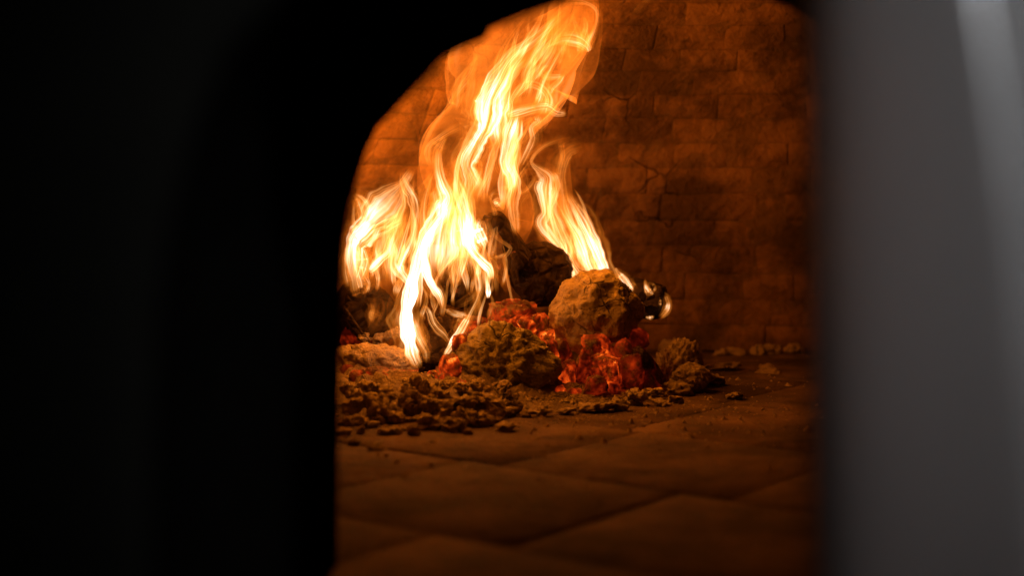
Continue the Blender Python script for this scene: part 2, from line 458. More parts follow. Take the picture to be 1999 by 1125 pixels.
def log_mesh(name, a, b, ra, rb_, seed, nseg=70, nring=56, bark=0.09, bend=0.0):
    """charred log between two points (world), with split bark and rough ends"""
    a, b = Vector(a), Vector(b); t = (b-a).normalized(); L = (b-a).length
    u = t.orthogonal().normalized(); v = t.cross(u); s = Vector((seed*3.3, seed*8.1, seed*1.7))
    verts = []; faces = []
    capn = 7
    prof = [(-0.0, k/capn) for k in range(capn)]+[(i/nseg, 1.0) for i in range(nseg+1)]+[(1.0, 1-k/capn) for k in range(1, capn+1)]
    for (f, cr) in prof:
        c = a.lerp(b, f)+u*math.sin(f*math.pi)*bend
        R = ra+(rb_-ra)*f
        endin = (1-cr**4)
        bulge = math.sqrt(max(0, 1-cr*cr))*0.22*R*(-1 if f < .5 else 1)
        rim_ = 1-0.10*math.exp(-min(f, 1-f)*L/(0.15*R))
        for k in range(nring):
            th_ = 2*math.pi*k/nring; n = u*math.cos(th_)+v*math.sin(th_)
            q = Vector((math.cos(th_)*2.2, math.sin(th_)*2.2, f*L*9))+s
            d = fbm(q*1.1, 3)*bark + (0.5-abs(noise.noise(Vector((q.x*2.4, q.y*2.4, q.z*0.8)))))*bark*1.3 + fbm(q*5, 3)*bark*0.25
            rr2 = R*cr*rim_*(1+d*cr)
            e = fbm(n*cr*3+s*2, 4)*0.16*R if cr < 1 else 0
            verts.append(c+n*rr2+t*(bulge+e*(1 if f > .5 else -1)))
    n = len(prof)
    for i in range(n-1):
        for k in range(nring):
            k2 = (k+1) % nring
            faces.append((i*nring+k, i*nring+k2, (i+1)*nring+k2, (i+1)*nring+k))
    me = bpy.data.meshes.new(name); me.from_pydata(verts, [], faces); me.update()
    me.polygons.foreach_set('use_smooth', [True]*len(me.polygons)); return me
def add_log(a, b, ra, rb_, seed, label, mat=None, **kw):
    me = log_mesh('log', a, b, ra, rb_, seed, **kw)
    c = (Vector(a)+Vector(b))/2
    me.transform(Matrix.Translation(-c)); o = link('log', me, mat or M_char, None, c)
    return tag(o, label, 'log', 'charred logs in the fire')

def lump(px, py, Y, hw, hh, seed, mat, name, label, cat, depth=None, group=None, rot=0, subdiv=5, **kw):
    half = (M(hw, Y), M(depth or hw*0.9, Y), M(hh, Y))
    o = link(name, lump_mesh(name, half, seed, subdiv, **kw), mat, None, P(px, py, Y)); o.rotation_euler = (0, rot, 0)
    return tag(o, label, cat, group)

# the two big ash-crusted boulders of burnt wood
lump(1162, 612, 2.12, 86, 80, 3, M_ash, 'ash_crusted_log', 'big pale ash-crusted log end perched highest on the red embers at the right', 'burnt log', rot=0.25, subdiv=6, rough=0.24, fine=0.055, ridge=0.07, freq=1.2, pit=0.4)
lump(988, 711, 2.02, 93, 82, 8, M_ash_grey, 'ash_crusted_log', 'big rounded ash-crusted log end low in front, in the middle of the embers', 'burnt log', rot=-0.1, subdiv=6, rough=0.22, fine=0.085, ridge=0.05, freq=1.25, pit=0.4)
# logs
add_log(P(1006, 520, 2.16), P(955, 425, 2.15), 0.029, 0.021, 2, 'black pointed log standing behind the fire, highest of the logs')
add_log(P(1075, 540, 2.42), P(1052, 532, 2.17), 0.050, 0.0475, 5, 'thick charred log with its round black end facing out above the red block')
add_log(P(1105, 560, 2.30), P(1292, 590, 2.25), 0.040, 0.024, 6, 'thin charred log sticking out to the right with small flames at its tip', bark=0.26)
add_log(P(905, 560, 2.40), P(893, 545, 2.20), 0.038, 0.036, 9, 'charred log end half hidden behind the tall flame in the middle')
add_log(P(700, 596, 2.40), P(722, 610, 2.13), 0.042, 0.040, 12, 'charred log end at the far left behind a low flame')
lump(742, 708, 2.09, 92, 37, 14, M_ash, 'ash_coated_log', 'pale ash-coated log lying across the left of the ember bed', 'burnt log', depth=40, rot=0.06, subdiv=6, rough=0.22, fine=0.10, ridge=0.10, freq=2.0, pit=0.3)
add_log(P(838, 722, 2.03), P(872, 640, 2.16), 0.017, 0.028, 17, 'short charred log leaning up behind the bright front flame')
# glowing block and ember pieces
def ember(px, py, Y, hw, hh, seed, heat, label=None, rot=0, depth=None, sub=3):
    half = (M(hw, Y), M(depth or hw*.9, Y), M(hh, Y))
    o = link('ember', chunk_mesh('ember', half, seed, heat, sub), M_ember, None, P(px, py, Y)); o.rotation_euler = (0, rot, seed*.7)
    hot = 'bright orange-red' if heat > 1.0 else 'glowing red' if heat > 0.65 else 'dull red' if heat > .3 else 'nearly black'
    if label is None:
        where = ('in the gap between the two ash-crusted logs' if px < 1075 else 'tucked right under the perched ash-crusted log' if py < 700 else
                 'at the foot of the ember pile' if py > 750 else 'on the left face of the ember pile' if px < 1150 else 'on the right face of the ember pile')
        label = '%s charcoal chunk %s' % (hot, where)
    elif label in ('left', 'edge'):
        label = '%s charcoal chunk %s' % (hot, 'squeezed against the left of the front ash-crusted log' if label == 'left' else 'in the ash by the mouth' if px < 740 else 'in the ash below the white front flame')
    return tag(o, label, 'ember', 'glowing embers in the fire bed')
ember(1003, 632, 2.13, 62, 50, 21, 1.1, 'cracked dull red block of burning wood behind the front ash-crusted log', 0.1, sub=5)
ember(930, 650, 2.12, 34, 40, 22, 0.55, 'dull red slab of burning wood left of the cracked red block', 0.3)
for i, (x, y, Y, hw, hh, h, r) in enumerate([
    (1066, 668, 2.09, 26, 30, 1.25, .3), (1090, 700, 2.06, 28, 44, .55, .2), (1112, 738, 2.02, 24, 36, 1.0, -.3), (1140, 712, 2.03, 20, 46, .8, .5),
    (1165, 680, 2.06, 36, 30, 0.9, .1), (1180, 712, 2.01, 30, 32, 1.1, .0), (1196, 745, 2.00, 14, 38, 1.15, .1), (1158, 756, 1.985, 34, 26, .40, 0),
    (1215, 690, 2.06, 26, 30, .5, .4), (1235, 725, 2.04, 26, 40, .32, .2), (1260, 716, 2.06, 28, 48, .12, .6), (1240, 665, 2.12, 30, 26, .35, 0),
    (1090, 770, 1.985, 18, 20, 1.1, 0), (1125, 775, 1.98, 22, 18, .7, 0), (1206, 650, 2.14, 30, 34, .3, 0), (1272, 750, 2.05, 26, 28, .14, 0),
    (1052, 636, 2.10, 26, 28, 1.6, .3), (1075, 690, 2.03, 18, 30, 1.5, .2), (1030, 636, 2.09, 22, 18, 1.5, 0), (1100, 740, 2.06, 40, 44, 1.0, 0), (1180, 740, 2.06, 60, 50, 1.1, 0)]):
    ember(x, y, Y, hw, hh, 40+i, h, None, r)
for i, (x, y, Y, hw, hh, h, r) in enumerate([
    (880, 722, 2.0, 26, 34, 1.7, -.5), (866, 748, 1.98, 24, 22, 1.3, 0), (898, 756, 1.955, 20, 18, 1.6, 0), (848, 745, 2.0, 20, 24, .9, 0), (900, 684, 2.02, 22, 38, 1.5, -.5), (918, 650, 2.06, 22, 36, 1.3, -.5), (884, 765, 1.95, 16, 12, 1.2, 0)]):
    ember(x, y, Y, hw, hh, 70+i, h, 'left', r)
for i, (x, y, Y, hw, hh, h, r) in enumerate([
    (795, 772, 1.97, 20, 26, .55, 0), (778, 768, 1.96, 9, 26, 1.0, .2), (830, 790, 1.95, 26, 20, .35, 0), (700, 745, 2.0, 22, 24, .7, 0),
    (730, 738, 2.02, 16, 26, .5, .3), (676, 730, 2.05, 16, 20, .4, 0), (680, 662, 2.17, 18, 26, .4, 0), (716, 672, 2.16, 30, 22, .4, 0), (760, 745, 2.0, 22, 20, .3, 0)]):
    ember(x, y, Y, hw, hh, 90+i, h, 'edge', r)

# ash bed: a low crumbly mound under everything
bm = bmesh.new(); NXB, NYB = 320, 220; X0, X1, Y0, Y1 = -0.50, 0.42, 1.58, 2.5
vg = []; lay = bm.verts.layers.float.new('burn')
HOT = [(floor_pt(px, py), r) for px, py, r in ((890, 735, .050), (1060, 735, .06), (1120, 760, .07), (1190, 760, .06), (800, 770, .045), (700, 745, .05), (760, 745, .045), (850, 765, .045), (940, 700, .08), (1000, 700, .10))]
def bed_h(x, y):
    cxm, cym = -0.08, 2.08
    fx = (x-cxm)/(0.36 if x > cxm else 0.50); fy = (y-cym)/(0.27 if y < cym else 0.30)
    if x < -0.02 and y < cym: fy *= 0.86
    d = math.sqrt(fx*fx+fy*fy)+fbm(Vector((x*7, y*7, 1)), 3)*0.12
    k = max(0.0, 1-d)
    return 0.032*min(1, 1.5*k*k*(3-2*k))
for j in range(NYB+1):
    row = []
    for i in range(NXB+1):
        x = X0+(X1-X0)*i/NXB; y = Y0+(Y1-Y0)*j/NYB
        h = bed_h(x, y); q = Vector((x, y, 0))
        rough_ = min(1, h*30)
        z = h + rough_*(fbm(q*22, 4)*0.010+abs(noise.noise(q*45))*0.014+fbm(q*110, 3)*0.004) - 0.006 + min(1.0, h*60)*0.007
        v = bm.verts.new((x, y, z)); row.append(v)
        v[lay] = min(1.2, sum(math.exp(-((x-c.x)**2+(y-c.y)**2)/(r*r)) for c, r in HOT))
    vg.append(row)
for j in range(NYB):
    for i in range(NXB):
        bm.faces.new((vg[j][i], vg[j][i+1], vg[j+1][i+1], vg[j+1][i]))
tag(from_bm('ash_bed', bm, M_ashbed), 'low crumbly bed of brown ash spread under the logs and embers', 'ash', kind='stuff')

# ash lumps that can be told apart
base_l = [lump_mesh('ash_lump', (1, 1, 1), 30+k, 4, rough=0.62, fine=0.20, ridge=0.34, freq=1.7) for k in range(7)]
rl = random.Random(5)
L0 = 'little clod'; L1 = 'lump'
def ash_lump(px, py, hw, hh, label, group, mat=None, z=None, Y=None):
    q = floor_pt(px, py) if Y is None else P(px, py, Y)
    if Y is None:
        zz = bed_h(q.x, q.y)
        q = floor_pt(px, py, zz*0.8)
    Yq = q.y; o = bpy.data.objects.new('ash_lump', rl.choice(base_l)); C.objects.link(o)
    if not o.data.materials: o.data.materials.append(M_ash)
    o.location = q + Vector((0, 0, M(hh, Yq)*0.55)); o.scale = (M(hw, Yq), M(hw, Yq)*rl.uniform(.7, 1.1), M(hh, Yq)*rl.uniform(.75, 1.2))
    o.rotation_euler = (rl.uniform(-.3, .3), rl.uniform(-.3, .3), rl.uniform(0, 6.28))
    if label in (L1, L0):
        size = ('large' if hw >= 24 else 'mid-sized' if hw > 14 else 'little')
        where = 'hard against the oven mouth' if px < 735 else 'below the white front flame' if px < 860 else 'before the front ash-crusted log'
        row = 'in the rear of the heap' if py < 785 else 'in the middle of the heap' if py < 818 else 'in the front row on the tiles'
        label = '%s brown ash clod %s, %s' % (size, where, row)
    return tag(o, label, 'ash lump', group)
G1 = 'ash lumps heaped along the front left of the fire'
for (x, y, hw, hh) in [(690, 800, 24, 18), (725, 792, 20, 18), (745, 815, 30, 26), (775, 825, 22, 16), (800, 800, 24, 26), (835, 800, 26, 22), (870, 815, 30, 22), (838, 838, 30, 20),
                       (905, 825, 24, 20), (935, 832, 26, 20), (965, 812, 20, 14), (985, 842, 22, 12), (890, 842, 28, 16), (700, 830, 22, 14), (760, 848, 24, 10), (715, 765, 18, 16),
                       (755, 778, 18, 16), (940, 800, 24, 12), (985, 806, 20, 10), (680, 770, 16, 18), (812, 765, 22, 22), (832, 768, 18, 20), (860, 780, 22, 14), (905, 790, 24, 12), (960, 790, 26, 12),
                       (690, 868, 16, 7), (735, 878, 18, 7), (672, 850, 16, 10), (1000, 800, 18, 10), (1030, 812, 16, 8)]:
    ash_lump(x, y, hw*.78, hh*.8, L1, G1)
rx = random.Random(21)
for _ in range(120):
    x = rx.uniform(668, 1010); y = rx.uniform(735, 850)+max(0, (x-860)*-0.02)
    if y > 860-max(0, x-880)*0.25: continue
    k = rx.uniform(3.5, 10); ash_lump(x, y, k*rx.uniform(.9, 1.5), k, L0, 'small ash clods in the heap at the front left')
G2 = 'ash lumps heaped right of the fire'
lump(1330, 712, 2.13, 36, 46, 61, M_ash, 'ash_lump', 'tallest pale ash lump standing alone right of the embers', 'ash lump', group=G2, subdiv=5, rough=0.30, fine=0.16, ridge=0.16, freq=1.8, pit=0.4)
lump(1350, 738, 2.08, 34, 26, 67, M_ash, 'ash_lump', 'rounded ash lump in front of the tallest pale lump right of the fire', 'ash lump', group=G2, subdiv=5, rough=0.22, fine=0.10, ridge=0.10, freq=1.5)
ash_lump(1302, 748, 26, 36, 'ash lump wedged between the embers and the tallest pale lump', G2)
ash_lump(1390, 752, 20, 13, 'small ash lump at the right end of the right-hand heap', G2)
ash_lump(1325, 768, 24, 13, 'low flat ash lump at the foot of the right-hand heap', G2)
ash_lump(1434, 780, 18, 8, 'lone little ash lump out on the tiles right of the heap', G2)
ash_lump(1312, 700, 20, 24, 'ash lump behind the tallest pale lump against the embers', G2)
ash_lump(1410, 722, 26, 7, 'low spread of ash behind the right-hand heap', G2)
ash_lump(1500, 728, 26, 5, 'flat smear of ash far right on the tiles near the back wall', G2)
G3 = 'small ash clods at the foot of the back wall'
for (x, y, hw, hh) in [(1360, 696, 20, 18), (1395, 694, 16, 14), (1432, 692, 20, 15), (1470, 692, 18, 16), (1505, 690, 20, 18), (1540, 690, 18, 16), (1570, 690, 20, 16)]:
    ash_lump(x+rl.uniform(-14, 14), y, hw*rl.uniform(.4, .9), hh*rl.uniform(.3, .65), 'small ash clod lying at the foot of the brick back wall', G3)
G4 = 'ash bits in front of the right-hand embers'
for (x, y, hw, hh) in [(1145, 800, 20, 8), (1180, 800, 18, 8), (1210, 797, 16, 9), (1240, 785, 18, 12), (1275, 775, 18, 12), (1290, 790, 16, 6), (1105, 806, 14, 6), (1060, 806, 14, 8), (1320, 784, 14, 5)]:
    ash_lump(x, y, hw, hh, 'flat bit of ash at the foot of the right-hand embers', G4)
G5 = 'pebble-like burnt bits on the ash-coated log'
for (x, y, hw, hh) in [(712, 664, 13, 9), (738, 668, 10, 10), (756, 662, 6, 11), (770, 658, 11, 12)]:
    o = ash_lump(x, y, hw, hh, 'pebble-like burnt bit in a row on the pale ash-coated log', G5, Y=2.13)

# crumbs on the hearth
rc = random.Random(9); verts = []; faces = []
def crumb(x, y, z, s):
    b = len(verts); R = rc.uniform(0, 6.28)
    for k in range(5):
        a = R+k*1.2566; verts.append((x+math.cos(a)*s*rc.uniform(.6, 1.2), y+math.sin(a)*s*rc.uniform(.6, 1.2), z))
    verts.append((x+rc.uniform(-.3, .3)*s, y+rc.uniform(-.3, .3)*s, z+s*rc.uniform(.5, 1.1)))
    for k in range(5): faces.append((b+k, b+(k+1) % 5, b+5))
for _ in range(9000):
    a = rc.uniform(0, 6.28); rr = abs(rc.gauss(0, 0.36))
    x = -0.06+math.cos(a)*rr*1.15; y = 2.0+math.sin(a)*rr*0.85
    if not (1.35 < y < 2.62 and -0.5 < x < 0.62) or rc.random() > math.exp(-rr*1.5)*1.2: continue
    h = bed_h(x, y)
    crumb(x, y, (h if h > 0.004 else 0.0)-0.0005, min(0.009, 0.0008+rc.expovariate(1/0.0012)))
tag(pyd('ash_crumbs', verts, faces, M_ash, smooth=False), 'ash crumbs and grit scattered over the tiles round the fire', 'crumbs', kind='stuff')

# violet twig at far left
add_twig = log_mesh('twig', P(672, 600, 2.09), P(708, 652, 2.06), 0.0022, 0.0016, 4, 24, 12)
tw = link('twig', add_twig, M_char); tag(tw, 'thin burning twig poking up at the far left of the fire', 'twig')

# ------------------------------------------------------------------ flames
def catmull(pts, n):
    out = []; k = len(pts)
    for i in range(n+1):
        f = i/n*(k-1); j = min(int(f), k-2); t = f-j
        p0 = pts[max(j-1, 0)]; p1 = pts[j]; p2 = pts[j+1]; p3 = pts[min(j+2, k-1)]
        out.append([0.5*(2*b+(c-a)*t+(2*a-5*b+4*c-d)*t*t+(3*b-a-3*c+d)*t**3) for a, b, c, d in zip(p0, p1, p2, p3)])
    return out
def tongue(parent, pts, Y, core=True, nseg=None, nring=40, depth=0.75, folds=0.0, seed=0, wob=0.0, fin=0.12, fout=0.2, gain=1.0):
    """closed tube of burning gas along a traced path; pts = (px, py, half width px, heat)"""
    L = sum(math.hypot(a[0]-b[0], a[1]-b[1]) for a, b in zip(pts, pts[1:]))
    n = nseg or max(24, int(L/3)); sp = catmull([tuple(map(float, p)) for p in pts], n)
    s = Vector((seed*1.37+.3, seed*2.11, seed*0.77)); cs = []; 
    for i, (x, y, w, h) in enumerate(sp):
        yo = (noise.noise(Vector((i/n*2.5, seed*3.1, 0)))*0.035)
        wx = noise.noise(Vector((y*0.018, seed*1.7, 4)))*wob
        cs.append(P(x+wx, y, Y+yo))
    verts = []; faces = []; heat = []; flow = []; run = 0
    for i in range(n+1):
        x, y, w, h = sp[i]; w = max(w, 0.4); h = max(h, 0)
        if core: w *= 1+0.5*noise.noise(Vector((i*L/n*0.021, seed*2.9, 7)))+0.25*noise.noise(Vector((i*L/n*0.06, seed*2.9, 17)))
        t = (cs[min(i+1, n)]-cs[max(i-1, 0)]).normalized()
        side = Vector((t.z, 0, -t.x)); side = side.normalized() if side.length > 1e-4 else Vector((1, 0, 0))
        nn = t.cross(side).normalized(); wm = M(w, Y)
        if i: run += (cs[i]-cs[i-1]).length
        f = i/n
        end = min(1, f/fin if fin else 1)*min(1, (1-f)/fout if fout else 1); end = end*end*(3-2*end)
        tp = min(1.0, (f/0.03)**.5 if f < .03 else 1, ((1-f)/0.03)**.5 if f > .97 else 1)
        for k in range(nring):
            th_ = 2*math.pi*k/nring; cx_, sx_ = math.cos(th_), math.sin(th_)
            fx = fd = 0
            if folds:
                q = Vector((cx_*0.9, sx_*0.9, run*6))+s
                fx = fbm(q*1.0, 2)*folds; fd = fbm(q*1.1+Vector((9, 3, 1)), 2)*folds*1.3
                fx += math.sin(2*th_+run*16+seed)*folds*0.25
            verts.append(cs[i]+side*(wm*tp*(cx_+fx))+nn*(wm*tp*depth*(sx_+fd)))
            heat.append(h*end*gain); flow.append((run*5+seed*3.3, cx_*1.5+seed, sx_*1.5))
    for i in range(n):
        for k in range(nring):
            k2 = (k+1) % nring
            faces.append((i*nring+k, i*nring+k2, (i+1)*nring+k2, (i+1)*nring+k))
    o = pyd('flame_tongue', verts, faces, M_core if core else M_sheet, parent)
    at = o.data.attributes.new('burn', 'FLOAT', 'POINT'); at.data.foreach_set('value', heat)
    at = o.data.attributes.new('flow', 'FLOAT_VECTOR', 'POINT'); at.data.foreach_set('vector', [c for v in flow for c in v])
    return o
def flame(px, py, Y, label): return empty('flame', P(px, py, Y), label, 'flame', 'flames of the wood fire')
sd = [0]
def T(par, Y, pts, **kw):
    sd[0] += 1; kw.setdefault('seed', sd[0]); kw.setdefault('folds', 0.22)
    if kw.get('core', True) and max(p[2] for p in pts) >= 7 and max(p[3] for p in pts) > 0.55:
        k2 = dict(kw); k2.update(seed=sd[0]+300, folds=0.30, wob=3, nring=28)    # cooler envelope of the same tongue
        tongue(par, [(x, y, w*1.75+2, 0.12+0.24*h) for x, y, w, h in pts], Y+0.006, **k2)
    return tongue(par, pts, Y, **kw)
def S(par, Y, pts, **kw):
    kw.setdefault('folds', 0.42); kw.setdefault('nring', 72); kw.setdefault('depth', 0.5); return T(par, Y, pts, core=False, **kw)

rf = random.Random(17)
def licks(par, Y, n, xr, yr, lr, wr, hr, lean, sway=14, dy=0.05):
    """many pointed tongues of uneven size rising from a stretch of burning wood"""
    for _ in range(n):
        x = rf.uniform(*xr); y = rf.uniform(*yr); L = rf.uniform(*lr); w = rf.uniform(*wr)*(0.6+0.4*L/lr[1]); h = rf.uniform(*hr)
        a = rf.uniform(0, 6.28); fr = rf.uniform(2.5, 5.0); ln = lean+rf.uniform(-.12, .12); pts = []
        for k in range(9):
            t_ = k/8
            yy = y-L*t_; xx = x+ln*L*t_+sway*t_**.8*math.sin(a+fr*t_)-sway*0*t_
            ww = w*(0.25+0.75*min(1, t_/.3))*(1-t_)**0.75+0.7
            pts.append((xx, yy, ww, h*(1.0-0.55*t_)))
        T2(par, Y+rf.uniform(-dy, dy), pts, fin=.22, fout=.12)
def T2(par, Y, pts, **kw):
    sd[0] += 1; return tongue(par, pts, Y, seed=sd[0], folds=0.30, nring=30, **kw)

# 1 tall flame
f1 = flame(900, 560, 2.17, 'tall central flame sweeping up to the right until it leaves through the arch top')
S(f1, 2.19, [(915, 520, 60, .25), (915, 450, 85, .4), (925, 380, 95, .7), (935, 310, 92, 1), (955, 250, 80, 1), (985, 190, 90, 1.1), (1005, 130, 120, 1.1), (1050, 75, 105, 1.0), (1090, 25, 85, .9), (1120, -20, 60, .7), (1150, -60, 25, .4)], folds=.5)
S(f1, 2.21, [(880, 470, 40, .6), (870, 400, 45, .8), (860, 330, 36, .8), (880, 270, 40, .9), (925, 220, 48, 1.1), (930, 170, 62, 1.1), (945, 120, 76, 1.0), (1000, 70, 60, .9), (1060, 30, 40, .7), (1110, -10, 20, .4)], folds=.3)
S(f1, 2.15, [(960, 430, 40, .6), (965, 370, 45, .9), (975, 310, 48, 1.1), (1000, 250, 50, 1.3), (1030, 200, 60, 1.3), (1050, 150, 60, 1.2), (1068, 105, 58, .9), (1104, 62, 50, .8), (1128, 20, 36, .7), (1140, -20, 20, .4)], folds=.5)
S(f1, 2.17, [(1000, 225, 50, .3), (1040, 160, 46, .5), (1085, 105, 44, .7), (1112, 60, 44, .7), (1122, 15, 40, .7), (1120, -30, 30, .5)], folds=.5)
T(f1, 2.13, [(915, 410, 16, .6), (920, 358, 22, 1.1), (910, 318, 24, 1.3), (928, 280, 24, 1.5), (946, 245, 24, 1.6), (952, 200, 22, 1.6), (972, 156, 18, 1.3), (1001, 110, 13, 1.0), (1050, 70, 10, .8), (1105, 20, 7, .6), (1135, -10, 5, .4)], gain=1.22)
T(f1, 2.14, [(975, 290, 10, .7), (972, 240, 18, 1.2), (980, 205, 16, 1.2), (985, 170, 14, .9), (1010, 130, 10, .7), (1034, 110, 7, .6)], gain=1.22)
T(f1, 2.12, [(940, 235, 8, .8), (934, 205, 9, 1.2), (936, 190, 7, .9), (950, 165, 8, .8), (978, 150, 5, .5)], gain=1.22)
T(f1, 2.13, [(980, 228, 5, .9), (1005, 222, 13, 1.7), (1040, 212, 15, 1.8), (1068, 208, 16, 1.7), (1088, 219, 9, 1.6), (1108, 222, 3, 1)], fin=.06, fout=.08, gain=0.72)
T(f1, 2.12, [(1068, 215, 9, 1.5), (1072, 195, 10, 1.5), (1062, 176, 8, 1.2), (1040, 164, 7, 1.0), (1018, 170, 8, 1.0), (1005, 190, 10, 1.2), (1005, 212, 10, 1.4)], gain=0.72)
T(f1, 2.12, [(1040, 218, 5, .8), (1042, 203, 4, .9), (1052, 190, 4, .9), (1060, 182, 4, .6)], gain=0.95)
T(f1, 2.13, [(1003, 380, 10, .6), (1000, 345, 13, 1.1), (988, 318, 13, 1.3), (995, 280, 14, 1.4), (1005, 245, 15, 1.6), (1012, 215, 12, 1.2)], gain=1.22)
T(f1, 2.14, [(1012, 332, 4, .5), (1028, 300, 7, .8), (1040, 272, 8, .9), (1038, 250, 8, .9), (1050, 236, 7, 1.0), (1045, 222, 5, 1.0)], gain=1.22)
T(f1, 2.13, [(1074, 186, 5, .9), (1078, 172, 6, 1.1), (1092, 158, 6, 1.1), (1102, 144, 3, .9)], fin=.1, fout=.1, gain=0.95)
T(f1, 2.13, [(1100, 147, 4, 1), (1085, 150, 7, 1.0), (1068, 150, 8, .9), (1056, 140, 7, .8), (1065, 130, 5, .7), (1085, 130, 4, .4)], gain=0.95)
T(f1, 2.12, [(1028, 175, 5, .5), (1024, 150, 6, .7), (1034, 128, 7, .8), (1052, 95, 7, .8), (1062, 70, 6, .8), (1080, 42, 6, .7), (1110, 18, 5, .5)], gain=1.22)
T(f1, 2.13, [(1050, 100, 6, .4), (1080, 82, 12, .7), (1105, 75, 14, .9), (1130, 80, 12, 1.1), (1146, 92, 8, 1.3), (1150, 100, 3, 1)], fout=.08, gain=0.95)
T(f1, 2.12, [(1146, 96, 6, 1.3), (1150, 78, 7, 1.1), (1160, 60, 4.5, .9), (1166, 38, 3.5, .8), (1163, 18, 4, .8), (1145, 6, 5, .7), (1115, 2, 7, .5), (1090, 4, 8, .3)], fin=.04, gain=0.95)
T(f1, 2.14, [(1148, 85, 6, .6), (1140, 60, 8, .5), (1142, 35, 8, .4), (1140, 15, 6, .3)], gain=1.22)
licks(f1, 2.14, 12, (880, 1010), (330, 430), (130, 240), (8, 16), (.8, 1.5), .22, 20)
licks(f1, 2.14, 9, (940, 1050), (150, 260), (90, 180), (7, 15), (.7, 1.4), .40, 18)
licks(f1, 2.15, 16, (830, 965), (470, 580), (100, 220), (7, 14), (.9, 1.9), .06, 18)
licks(f1, 2.10, 12, (850, 985), (560, 640), (60, 140), (5, 10), (.6, 1.4), .02, 12)
licks(f1, 2.13, 10, (1000, 1075), (110, 215), (80, 150), (7, 14), (.9, 1.5), .48, 16)
licks(f1, 2.13, 7, (1085, 1140), (85, 150), (50, 100), (6, 12), (.7, 1.2), .12, 12)
licks(f1, 2.16, 8, (870, 930), (200, 310), (90, 160), (9, 17), (.5, .9), .38, 16)
# 2 middle strands below the tall flame
T(f1, 2.11, [(852, 330, 8, .5), (853, 300, 10, .8), (862, 280, 8, .7), (872, 262, 4, .4)], gain=1.22)
T(f1, 2.11, [(868, 440, 16, 1.4), (868, 405, 17, 1.5), (872, 385, 15, 1.4), (862, 360, 12, 1.2), (855, 330, 11, .9), (855, 300, 8, .6), (862, 272, 5, .4)], gain=1.22)
T(f1, 2.12, [(842, 330, 4, .4), (834, 305, 5, .7), (838, 285, 5, .7), (856, 270, 5, .6), (885, 252, 6, .5), (910, 240, 7, .4)], wob=2, gain=1.22)
T(f1, 2.10, [(935, 500, 10, 1.3), (920, 480, 12, 1.6), (912, 450, 13, 1.6), (908, 415, 12, 1.5), (900, 385, 10, 1.2), (892, 355, 8, .9), (893, 325, 6, .6), (900, 300, 4, .4)], gain=1.22)
T(f1, 2.13, [(925, 420, 8, .6), (915, 385, 9, .8), (930, 350, 9, .8), (938, 325, 6, .6), (930, 300, 4, .4)], gain=1.22)
T(f1, 2.12, [(945, 400, 4, .3), (942, 370, 8, .5), (930, 345, 8, .6), (920, 325, 5, .4)], gain=1.22)
T(f1, 2.12, [(890, 430, 6, .5), (888, 390, 8, .7), (896, 350, 7, .6), (893, 320, 5, .5), (905, 290, 4, .4)], gain=1.22)
T(f1, 2.10, [(945, 480, 9, 1.3), (936, 460, 13, 1.6), (930, 442, 10, 1.4), (938, 425, 4, .8)], gain=1.22)
T(f1, 2.09, [(958, 548, 4, .8), (956, 528, 7, 1.5), (942, 512, 9, 1.8), (925, 492, 11, 1.8), (912, 465, 12, 1.8), (908, 430, 11, 1.5), (903, 400, 8, 1)], fin=.08, gain=1.22)
T(f1, 2.12, [(905, 520, 22, .5), (900, 480, 25, .8), (890, 440, 22, .8), (895, 400, 18, .6)], gain=1.22)
T(f1, 2.13, [(1010, 462, 4, .6), (1004, 430, 9, .8), (1000, 395, 14, .9), (1004, 372, 13, 1.0), (1007, 350, 11, 1.1), (996, 322, 10, 1.1), (996, 290, 10, 1)], fin=.1, gain=1.22)
T(f1, 2.11, [(985, 410, 3, .5), (976, 400, 6, .9), (970, 394, 8, 1.1), (965, 402, 5, .7)], fin=.1, gain=1.22)
T(f1, 2.14, [(958, 400, 3, .3), (960, 380, 4, .5), (975, 370, 4, .5), (992, 365, 4, .6), (998, 355, 3, .5)], gain=1.22)
T(f1, 2.14, [(1010, 378, 3, .3), (1024, 374, 4, .5), (1038, 360, 5, .5), (1048, 340, 4, .4)], gain=1.22)
S(f1, 2.16, [(1000, 470, 22, .3), (1010, 430, 30, .45), (1015, 395, 26, .4), (1000, 360, 20, .4)])
T(f1, 2.14, [(925, 560, 12, .5), (915, 510, 26, .9), (905, 465, 34, 1.0), (895, 420, 34, .9), (890, 380, 28, .7), (895, 335, 18, .5)], fin=.25, gain=1.22)
T(f1, 2.14, [(850, 560, 14, .6), (850, 515, 28, 1.1), (855, 465, 32, 1.2), (865, 415, 28, 1.0), (868, 375, 20, .7), (862, 335, 10, .5)], fin=.25, gain=1.22)
# 3 big white front flame
f2 = flame(812, 715, 2.04, 'white-hot flame rising from the ash in front, left of the middle')
T(f2, 2.03, [(822, 722, 4, .3), (814, 708, 11, .9), (806, 690, 14, 1.6), (800, 665, 15, 2.4), (795, 635, 15, 2.6), (794, 605, 13, 2.6), (800, 575, 12, 2.5), (804, 550, 12, 2.4), (812, 520, 11, 2.2), (818, 490, 11, 2.0), (828, 462, 14, 1.9), (848, 435, 17, 1.8), (866, 405, 17, 1.6), (870, 380, 13, 1.3), (862, 355, 9, 1)], fin=.06, gain=1.08)
T(f2, 2.04, [(832, 712, 4, .3), (832, 690, 7, .9), (822, 668, 9, 1.2), (812, 645, 9, 1.4), (806, 620, 9, 1.6)], fin=.1, gain=1.08)
T(f2, 2.04, [(838, 706, 8, .2), (834, 680, 10, .3), (826, 655, 10, .4), (818, 630, 8, .4)], gain=1.08)
